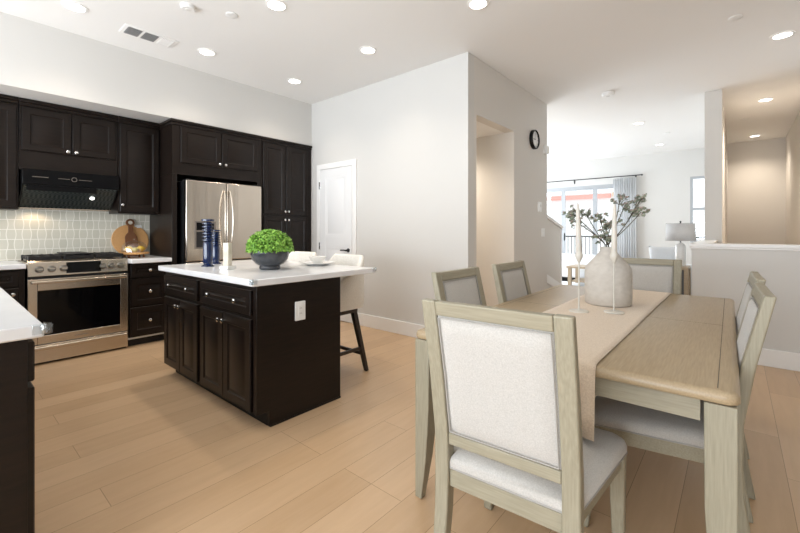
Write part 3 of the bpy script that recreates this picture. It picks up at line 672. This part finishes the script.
# ------------------------------------------------------------------ dining chairs (front faces +Y)
def chair():
    r = empty('dining_chair', (0, 0, 0), '', 'dining chair', 'upholstered chairs around the dining table')
    hw = .225
    post = [(-.055, 0), (-.028, .14), (-.004, .30), (.0, .42), (-.004, .55), (-.038, .75), (-.092, .995)]
    def py(z):
        for (y0, z0), (y1, z1) in zip(post, post[1:]):
            if z <= z1: return y0+(y1-y0)*(z-z0)/(z1-z0)
        return post[-1][0]
    for s in (-1, 1):
        MB().bar([(s*(hw-.024), y, z) for y, z in post], [.036, .042, .048, .05, .05, .05, .05], [.036, .042, .046, .046, .044, .038, .032]).build('leg', 'oakgrey', r, bevel=.006, seg=3)
    def rail(z0, z1, d): 
        rg = [[(-hw+.049, py(z)-d/2, z), (hw-.049, py(z)-d/2, z), (hw-.049, py(z)+d/2, z), (-hw+.049, py(z)+d/2, z)] for z in (z0, (z0+z1)/2, z1)]
        return MB().rings(rg)
    rail(.948, .993, .032).build('top_rail', 'oakgrey_x', r, bevel=.004); rail(.515, .553, .034).build('lower_rail', 'oakgrey_x', r, bevel=.004)
    # upholstered back: cushioned on both faces
    mb = MB(); nx, nz = 12, 14
    def face(sg):
        g = []
        for j in range(nz+1):
            v = j/nz; z = .5535+(.9475-.5535)*v; row = []
            for i in range(nx+1):
                u = i/nx; x = -hw+.0505+(2*hw-.101)*u
                e = min(u, 1-u)*2*.5; e2 = min(v, 1-v); bl = min(1, min(e, e2)*14)**.5
                row.append((x, py(z)+sg*(.008+.012*bl), z))
            g.append(row)
        return g
    for sg in (-1, 1):
        g = face(sg); mb.rings(g if sg > 0 else [q[::-1] for q in g], I4, False, False, False)
    a, b = face(-1), face(1)
    loopa = a[0]+[q[-1] for q in a[1:]]+a[-1][::-1][1:]+[q[0] for q in a[::-1][1:-1]]; loopb = b[0]+[q[-1] for q in b[1:]]+b[-1][::-1][1:]+[q[0] for q in b[::-1][1:-1]]
    mb.rings([loopa, loopb], I4, False, False); bp = mb.build('back_panel', 'linen', r, angle=50)
    mb = MB()
    for sg in (-1, 1):
        c = [(-hw+.056, .559), (hw-.056, .559), (hw-.056, .942), (-hw+.056, .942)]
        for (x0, z0), (x1, z1) in zip(c, c[1:]+c[:1]):
            mb.tube([(x0+(x1-x0)*k/6, py(z0+(z1-z0)*k/6)+sg*.0165, z0+(z1-z0)*k/6) for k in range(7)], .0024, 6)
    mb.build('piping', 'piping', bp)
    # seat frame, trapezoid
    D = .462; fw = .275
    def trap(i0, y0, y1):
        return [(-(hw-.012)+i0, y0), ((hw-.012)-i0, y0), (fw-i0, y1), (-fw+i0, y1)]
    mb = MB(); q = .012
    for p0, p1 in (((-hw+.02, .02), (-fw+.01, D-.03)), ((hw-.02, .02), (fw-.01, D-.03))):
        s = math.copysign(1, p0[0]); mb.rings([[(p0[0], p0[1], z), (p0[0]-s*.022, p0[1], z), (p1[0]-s*.022, p1[1], z), (p1[0], p1[1], z)] if s > 0 else [(p0[0], p0[1], z), (p1[0], p1[1], z), (p1[0]+.022, p1[1], z), (p0[0]+.022, p0[1], z)] for z in (.375, .432)])
    mb.box(-hw+.049, -.012, .375, hw-.049, .012, .432); mb.box(-fw+.05, D-.03, .375, fw-.05, D-.006, .432)
    mb.build('seat_frame', 'oakgrey_x', r, bevel=.003)
    # seat cushion
    o_ = [(-hw+.05, -.012), (hw-.05, -.012), (hw-.05, .03), (hw-.004, .04)]
    def rc(cx, cy, r0, a0, a1, n=6): return [(cx+r0*math.cos(math.radians(a0+(a1-a0)*k/n)), cy+r0*math.sin(math.radians(a0+(a1-a0)*k/n))) for k in range(n+1)]
    o_ += rc(fw-.04, D-.035, .045, 0, 90)+rc(-fw+.04, D-.035, .045, 90, 180)+[(-hw+.004, .04), (-hw+.05, .03)]
    mb = MB(); cen = Vector((0, .22)); rg = []
    for f, z in ((.985, .432), (1, .438), (1.004, .455), (.985, .470), (.94, .481), (.82, .489), (.6, .494), (.3, .497)):
        rg.append([tuple(((Vector(p)-cen)*f+cen).to_3d()+Vector((0, 0, z))) for p in o_])
    mb.rings(rg); st = mb.build('seat', 'linen', r, angle=70)
    MB().tube([(p[0]*1.0, p[1], .4365) for p in o_]+[(o_[0][0], o_[0][1], .4365)], .003, 6).build('piping', 'piping', st)
    for s in (-1, 1):
        rg = []
        for y, z, a in ((D+.012, 0, .034), (D-.002, .12, .04), (D-.018, .26, .046), (D-.022, .432, .05)):
            x = s*(fw-.024); rg.append([(x-a/2, y-a/2, z), (x+a/2, y-a/2, z), (x+a/2, y+a/2, z), (x-a/2, y+a/2, z)])
        MB().rings(rg).build('leg', 'oakgrey', r, bevel=.006, seg=3)
    return r
c0 = chair(); c0.location = (-.54, 1.115, 0); c0.rotation_euler.z = math.radians(4); c0['label'] = 'chair at the near end of the table with its back to the camera'
dup(c0, (-1.10, 1.89, 0), -PI/2, 'chair on the kitchen side of the table, nearer the camera')
dup(c0, (-1.10, 2.555, 0), -PI/2, 'chair on the kitchen side of the table, nearer the hall')
dup(c0, (-.012, 2.00, 0), PI/2+.03, 'chair on the right side of the table, nearer the camera')
dup(c0, (-.012, 2.60, 0), PI/2+.03, 'chair on the right side of the table, nearer the half wall')
dup(c0, (-.535, 3.53, 0), PI, 'chair at the far end of the table behind the vase')

# ------------------------------------------------------------------ on the table
ZT = .768
v = tag(MB().lathe([(.118, 0), (.127, .008), (.129, .06), (.129, .195), (.126, .215), (.115, .235), (.072, .285), (.05, .312), (.043, .325), (.043, .345), (.036, .345), (.036, .315), (.10, .23), (.115, .19), (.11, .03), (.01, .02)], 56).build('vase', 'stone', None, (-.593, 2.647, ZT), angle=60), 'large stoneware bottle vase on the table runner', 'vase')
def leafs(mb, c, R, n, L0):
    for k in range(n):
        d = Vector((random.gauss(0, 1), random.gauss(0, 1), random.gauss(0, .7))).normalized(); p = Vector(c)+d*R*random.uniform(.2, 1)
        nr = (d+Vector((random.gauss(0, .6) for _ in range(3)))).normalized(); t = nr.orthogonal().normalized(); b_ = nr.cross(t); L = L0*random.uniform(.7, 1.3); W_ = L*.45
        mb.add([p-t*L, p+b_*W_+nr*L*.1, p+t*L, p-b_*W_+nr*L*.1], [(0, 1, 2), (0, 2, 3)])
def branch(tips, mid, label):
    B = Vector((-.593, 2.647, ZT+.20)); nk = B+Vector((random.uniform(-.012, .012), random.uniform(-.012, .012), .155))
    r = empty('branch', tuple(B), label, 'branch', 'dried branches in the vase')
    st = MB(); lv = MB(); bl = MB()
    for i, tp in enumerate(tips):
        tp = Vector(tp); m_ = Vector(mid); p = []
        P0 = nk-B; P1 = m_-B; P2 = tp-B
        for k in range(9):
            t = k/8; p.append(tuple(P0*(1-t)**2+P1*2*t*(1-t)+P2*t*t))
        st.tube(([(0, 0, 0)] if i == 0 else [])+p, [.0028]*(9+(i == 0)), 6)
        for k in range(9):
            o = Vector((random.gauss(0, .022), random.gauss(0, .022), random.gauss(0, .014)))
            st.tube([p[7], tuple(P2+o)], .001, 4); leafs(lv, P2+o, .015, 12, .010); leafs(bl, P2+o+Vector((0, 0, .005)), .012, 7, .007)
        for k in range(5, 8): leafs(lv, Vector(p[k]), .012, 2, .009)
    st.build('stem', 'twig', r); lv.build('leaves', 'sage', r); bl.build('blossoms', 'blossom', r)
branch([(-.748, 2.449, 1.323), (-.735, 2.461, 1.27)], (-.66, 2.56, 1.21), 'branch leaning far left out of the vase')
branch([(-.724, 2.667, 1.318)], (-.66, 2.65, 1.2), 'branch with one small cluster rising behind the left candle')
branch([(-.604, 2.506, 1.285), (-.61, 2.698, 1.245), (-.56, 2.62, 1.255)], (-.60, 2.6, 1.17), 'branch with a dense cluster upright in the middle of the vase')
branch([(-.581, 2.592, 1.175), (-.615, 2.60, 1.19)], (-.59, 2.62, 1.14), 'short branch with brown blossoms just above the vase neck')
branch([(-.549, 2.75, 1.415), (-.53, 2.80, 1.375)], (-.56, 2.7, 1.24), 'tallest branch rising behind the right candle')
branch([(-.473, 2.946, 1.41), (-.44, 2.777, 1.325), (-.49, 2.85, 1.35)], (-.53, 2.75, 1.2), 'branch leaning farthest right out of the vase')
def stick(x, y, lean, lb1, lb2):
    r = empty('candlestick', (x, y, ZT), lb1, 'candlestick', 'slim candlesticks on the runner')
    MB().lathe([(.05, 0), (.05, .004), (.046, .007), (.008, .010)], 36).build('base', 'brass', r); MB().lathe([(.0045, .009), (.0045, .27)], 12).build('stem', 'brass', r)
    MB().lathe([(.005, .268), (.010, .278), (.019, .297), (.021, .31), (.015, .325), (.013, .332), (.011, .332), (.011, .318)], 24).build('cup', 'brass', r, angle=70)
    c = MB().lathe([(.0105, 0), (.0145, .012), (.0135, .12), (.009, .24), (.005, .27)], 20).build('candle', 'candle', None, (x, y, ZT+.319)); c.rotation_euler = (0, lean, .7)
    tag(c, lb2, 'candle', 'taper candles on the table'); MB().tube([(0, 0, .268), (.001, 0, .278)], .001, 5).build('wick', 'twig', c)
stick(-.658, 2.29, -.025, 'left slim candlestick, the one nearer the kitchen', 'white taper candle in the left candlestick')
stick(-.505, 2.385, .012, 'right slim candlestick standing in front of the vase', 'white taper candle in the right candlestick')

# ------------------------------------------------------------------ wall things on the hall wall
r = empty('wall_clock', (-2.095, 5.24, 2.445), 'round black-rimmed wall clock on the hall wall', 'clock')
CM = FX((0, 0, 0))
MB().rings([[(R*math.cos(2*PI*k/40), R*math.sin(2*PI*k/40), z) for k in range(40)] for R, z in ((.128, 0), (.13, .03), (.126, .045), (.116, .047), (.112, .03))], CM, True, False).build('rim', 'black', r)
MB().lathe([(.113, .024), (.113, .028)], 40, CM).build('face', 'plastic', r)
MB().box(-.003, -.01, .029, .003, .09, .0305, CM).build('minute_hand', 'black', r); MB().box(-.06, -.004, .031, .01, .004, .0325, CM).build('hour_hand', 'black', r)
mb = MB()
for k in range(12): mb.box(-.003, .09, .028, .003, .105, .0288, CM @ Matrix.Rotation(k*PI/6, 4, 'Z'))
mb.build('hour_marks', 'black', r)
r = empty('alarm_sounder', (-2.095, 5.66, 2.375), 'small white box high at the end of the hall wall', 'alarm')
MB().layers(rrect(-.06, -.06, .06, .06, .012), [(0, 0), (0, .04), (.008, .05)], CM).build('housing', 'plastic', r); MB().lathe([(.03, .05), (.028, .054)], 20, CM).build('grille', 'ceramic', r)
r = empty('thermostat', (-2.095, 5.45, 1.545), 'white thermostat on the hall wall, above the light switch', 'thermostat')
MB().layers(rrect(-.05, -.07, .05, .07, .01), [(0, 0), (0, .018), (.004, .024)], CM).build('housing', 'plastic', r); MB().box(-.03, -.005, .024, .03, .035, .025, CM).build('screen', 'ceramic', r)
plate('light_switch', FX((-2.095, 5.60, 1.19)), 'white light switch low at the end of the hall wall', .12, .118, 'switch')

# ------------------------------------------------------------------ ceiling things
def downlight(x, y, label, e=1.0):
    r = empty('downlight', (x, y, H), label, 'ceiling light', 'round recessed ceiling lights')
    MB().rings([[(R*math.cos(2*PI*k/36), R*math.sin(2*PI*k/36), z) for k in range(36)] for R, z in ((.088, -.0005), (.088, -.005), (.07, -.009), (.066, -.004))], I4, False, False).build('trim_ring', 'trim', r)
    MB().lathe([(.068, -.0045), (.068, -.006)], 32).build('diffuser', 'led', r)
    l = bpy.data.lights.new('downlight_beam', 'SPOT'); l.energy = LAMP_E*e; l.color = LAMP_C; l.spot_size = math.radians(128); l.spot_blend = 1; l.shadow_soft_size = .07
    o = bpy.data.objects.new('downlight_beam', l); COL.objects.link(o); o.parent = r; o.location = (0, 0, -.03)
for x, y, lb in ((-4.127, .739, 'recessed light over the range, at the upper left of the photo'), (-2.85, 1.797, 'recessed light over the island, right of the flat ceiling disc'), (-4.142, 1.806, 'recessed light in front of the refrigerator, right of the air vent'),
                 (-4.126, 2.851, 'recessed light near the corner above the pantry cabinet'), (-2.85, 2.847, 'recessed light before the pantry door wall'), (-1.59, 2.842, 'recessed light above the dining table side, nearest the hall wall corner')):
    downlight(x, y, lb, .8 if x > -2 else 1.3)
downlight(.331, 5.151, 'recessed light above the half wall at the right of the photo', .6); downlight(.312, 7.53, 'nearer recessed light over the stairwell', 8); downlight(.273, 10.26, 'farther recessed light over the stairwell', 3)
downlight(-1.261, 7.764, 'nearer recessed light in the living room', .35); downlight(-1.242, 9.976, 'farther recessed light in the living room', .35)
r = empty('downlight', (-3.0, 4.15, 2.445), 'unseen recessed light added inside the passage opening off the hall', 'ceiling light', 'round recessed ceiling lights')  # hidden lamp added to brighten the passage
MB().lathe([(.09, -.0005), (.09, -.006), (.077, -.008)], 32).build('trim_ring', 'trim', r); MB().lathe([(.07, -.008), (.07, -.009)], 32).build('diffuser', 'led', r)
l = bpy.data.lights.new('downlight_beam', 'SPOT'); l.energy = LAMP_E*4; l.color = LAMP_C; l.spot_size = math.radians(150); l.spot_blend = .9; l.shadow_soft_size = .07
o = bpy.data.objects.new('downlight_beam', l); COL.objects.link(o); o.parent = r; o.location = (0, 0, -.03)
r = empty('air_vent', (-4.22, 1.31, H), 'white rectangular ceiling air vent with three grilles', 'vent')
MB().layers(rect(-.105, -.22, .105, .22), [(0, -.0005), (0, -.006), (.012, -.009)]).build('frame', 'trim', r)
for i, y in enumerate((-.135, 0, .135)):
    g = MB().box(-.08, y-.056, -.0095, .08, y+.056, -.009).build('grille', 'trim' if i == 2 else 'greyslat', r); mb = MB()
    for k in range(8): mb.box(-.08, y-.05+k*.0135, -.014, .08, y-.046+k*.0135, -.0095)
    mb.build('slat', 'trim' if i == 2 else 'slat', g)
def disc(name, x, y, R, h, label, cat, grp=None):
    r = empty(name, (x, y, H), label, cat, grp)
    MB().lathe([(R, -.0005), (R, -h*.6), (R*.85, -h), (R*.3, -h*1.02)], 32).build('housing', 'plastic', r)
    if h > .02: MB().lathe([(R*.35, -h*1.02), (R*.3, -h*1.1)], 20).build('sensor', 'ceramic', r)
disc('smoke_detector', -1.301, 5.808, .075, .04, 'white smoke detector on the ceiling near the hall corner', 'smoke detector')
disc('smoke_detector', -3.414, 1.336, .055, .03, 'small round ceiling sensor between the vent and the flat disc', 'smoke detector')
for x, y, lb in ((-3.271, 1.635, 'flat white ceiling disc between the sensor and the island light'), (-.004, 4.466, 'flat white ceiling cap before the half wall'), (.11, 8.615, 'flat white ceiling cap between the two stairwell lights'), (-.989, 8.897, 'flat white ceiling cap between the two living room lights'), (-2.607, 9.009, 'flat white ceiling cap toward the sliding glass door')):
    disc('sprinkler_cap', x, y, .05, .008, lb, 'sprinkler cap', 'flat sprinkler caps on the ceiling')

# ------------------------------------------------------------------ living room
def soft(name, m, parent, x0, y0, z0, x1, y1, z1, bev=.04, loc=(0, 0, 0)): return MB().box(x0, y0, z0, x1, y1, z1).build(name, m, parent, loc, bevel=bev, seg=4)
r = empty('console_table', (-1.08, 6.62, 0), 'wooden console table behind the white armchair, beside the half wall', 'console table')
MB().box(-.6, -.17, .69, .6, .17, .73).build('top', 'tablewood', r, bevel=.003)
for sx in (-1, 1):
    for sy in (-1, 1): MB().box(sx*.575-.025, sy*.145-.025, 0, sx*.575+.025, sy*.145+.025, .69).build('leg', 'tablewood', r)
MB().box(-.55, .13, .18, .55, .145, .69).build('back_panel', 'greyslat', r); MB().box(-.55, -.145, .15, .55, .145, .18).build('shelf', 'tablewood', r)
r = empty('table_lamp', (-.585, 6.66, .731), 'white ceramic table lamp with grey drum shade on the console', 'lamp')
MB().lathe([(.055, 0), (.06, .01), (.062, .24), (.055, .285), (.03, .31), (.014, .32)], 32).build('base', 'ceramic', r, angle=60); MB().lathe([(.008, .28), (.008, .6)], 10).build('neck', 'dark_metal', r)
sh = MB().rings([[(R*math.cos(2*PI*k/40), R*math.sin(2*PI*k/40), z) for k in range(40)] for R, z in ((.176, .345), (.164, .58))], I4, False, False).build('lamp_shade', 'shade', r); sh.modifiers.new('solid', 'SOLIDIFY').thickness = .003
MB().ball((0, 0, .608), .012, 10).build('finial', 'dark_metal', r)
MB().box(-.17, -.004, .578, .17, .004, .584).box(-.004, -.17, .578, .004, .17, .584).build('shade_ring', 'dark_metal', sh)
r = empty('armchair', (-.85, 7.45, 0), 'white upholstered armchair behind the console table', 'armchair')
soft('backrest', 'whitefab', r, -.45, -.42, .15, .45, -.22, .72); soft('seat', 'whitefab', r, -.32, -.22, .15, .32, .40, .45)
for s in (-1, 1): soft('arm', 'whitefab', r, s*.33, -.22, .15, s*.45, .40, .62)
for sx in (-1, 1):
    for sy in (-1, 1): MB().box(sx*.4-.02, sy*.35-.02, 0, sx*.4+.02, sy*.35+.02, .15).build('leg', 'tablewood', r)
def cushion(loc, s, rx, rz, m, label):
    mb = MB(); n = 14; f = [[], []]
    for sg in (0, 1):
        for j in range(n+1):
            row = []
            for i in range(n+1):
                u, v_ = 2*i/n-1, 2*j/n-1; h = (1-u**4)*(1-v_**4); pk = 1-.13*(1-abs(u*v_)) if max(abs(u), abs(v_)) > .99 else 1
                row.append((u*s*pk, (.075 if sg else -.075)*max(0, h)**.55, v_*s*pk))
            f[sg].append(row)
    mb.rings(f[0], I4, False, False, False); mb.rings(f[1], I4, False, False, False)
    o = mb.build('cushion', m, None, loc, angle=80); o.rotation_euler = (rx, 0, rz); return tag(o, label, 'cushion')
cushion((-.86, 7.36, .775), .205, -.25, .1, 'greyfab', 'pale grey square cushion standing on the white armchair')
r = empty('coffee_table', (-2.2, 9.35, .015), 'low wooden coffee table before the sliding glass door', 'coffee table')
MB().box(-.66, -.33, .38, .66, .33, .42).build('top', 'tablewood', r, bevel=.004)
for sx in (-1, 1):
    for sy in (-1, 1): MB().box(sx*.6-.035, sy*.27-.035, .0, sx*.6+.035, sy*.27+.035, .38).build('leg', 'tablewood', r)
MB().box(-.565, -.28, .08, .565, .28, .11).build('shelf', 'tablewood', r)
r = empty('sofa', (-3.5, 10.2, 0), 'low white sofa under the sliding glass door', 'sofa')
soft('seat', 'whitefab', r, -.9, -.4, .1, .9, .3, .45); soft('backrest', 'whitefab', r, -.9, .3, .1, .9, .5, .62); MB().box(-.85, -.36, 0, .85, .45, .1).build('plinth', 'black', r)
tag(MB().layers(rrect(-1.6, -.88, 1.6, .88, .02), [(0, 0), (0, .01), (.01, .014)]).build('rug', 'rug', None, (-2.6, 8.85, .0)), 'pale rug under the coffee table in the living room', 'rug')
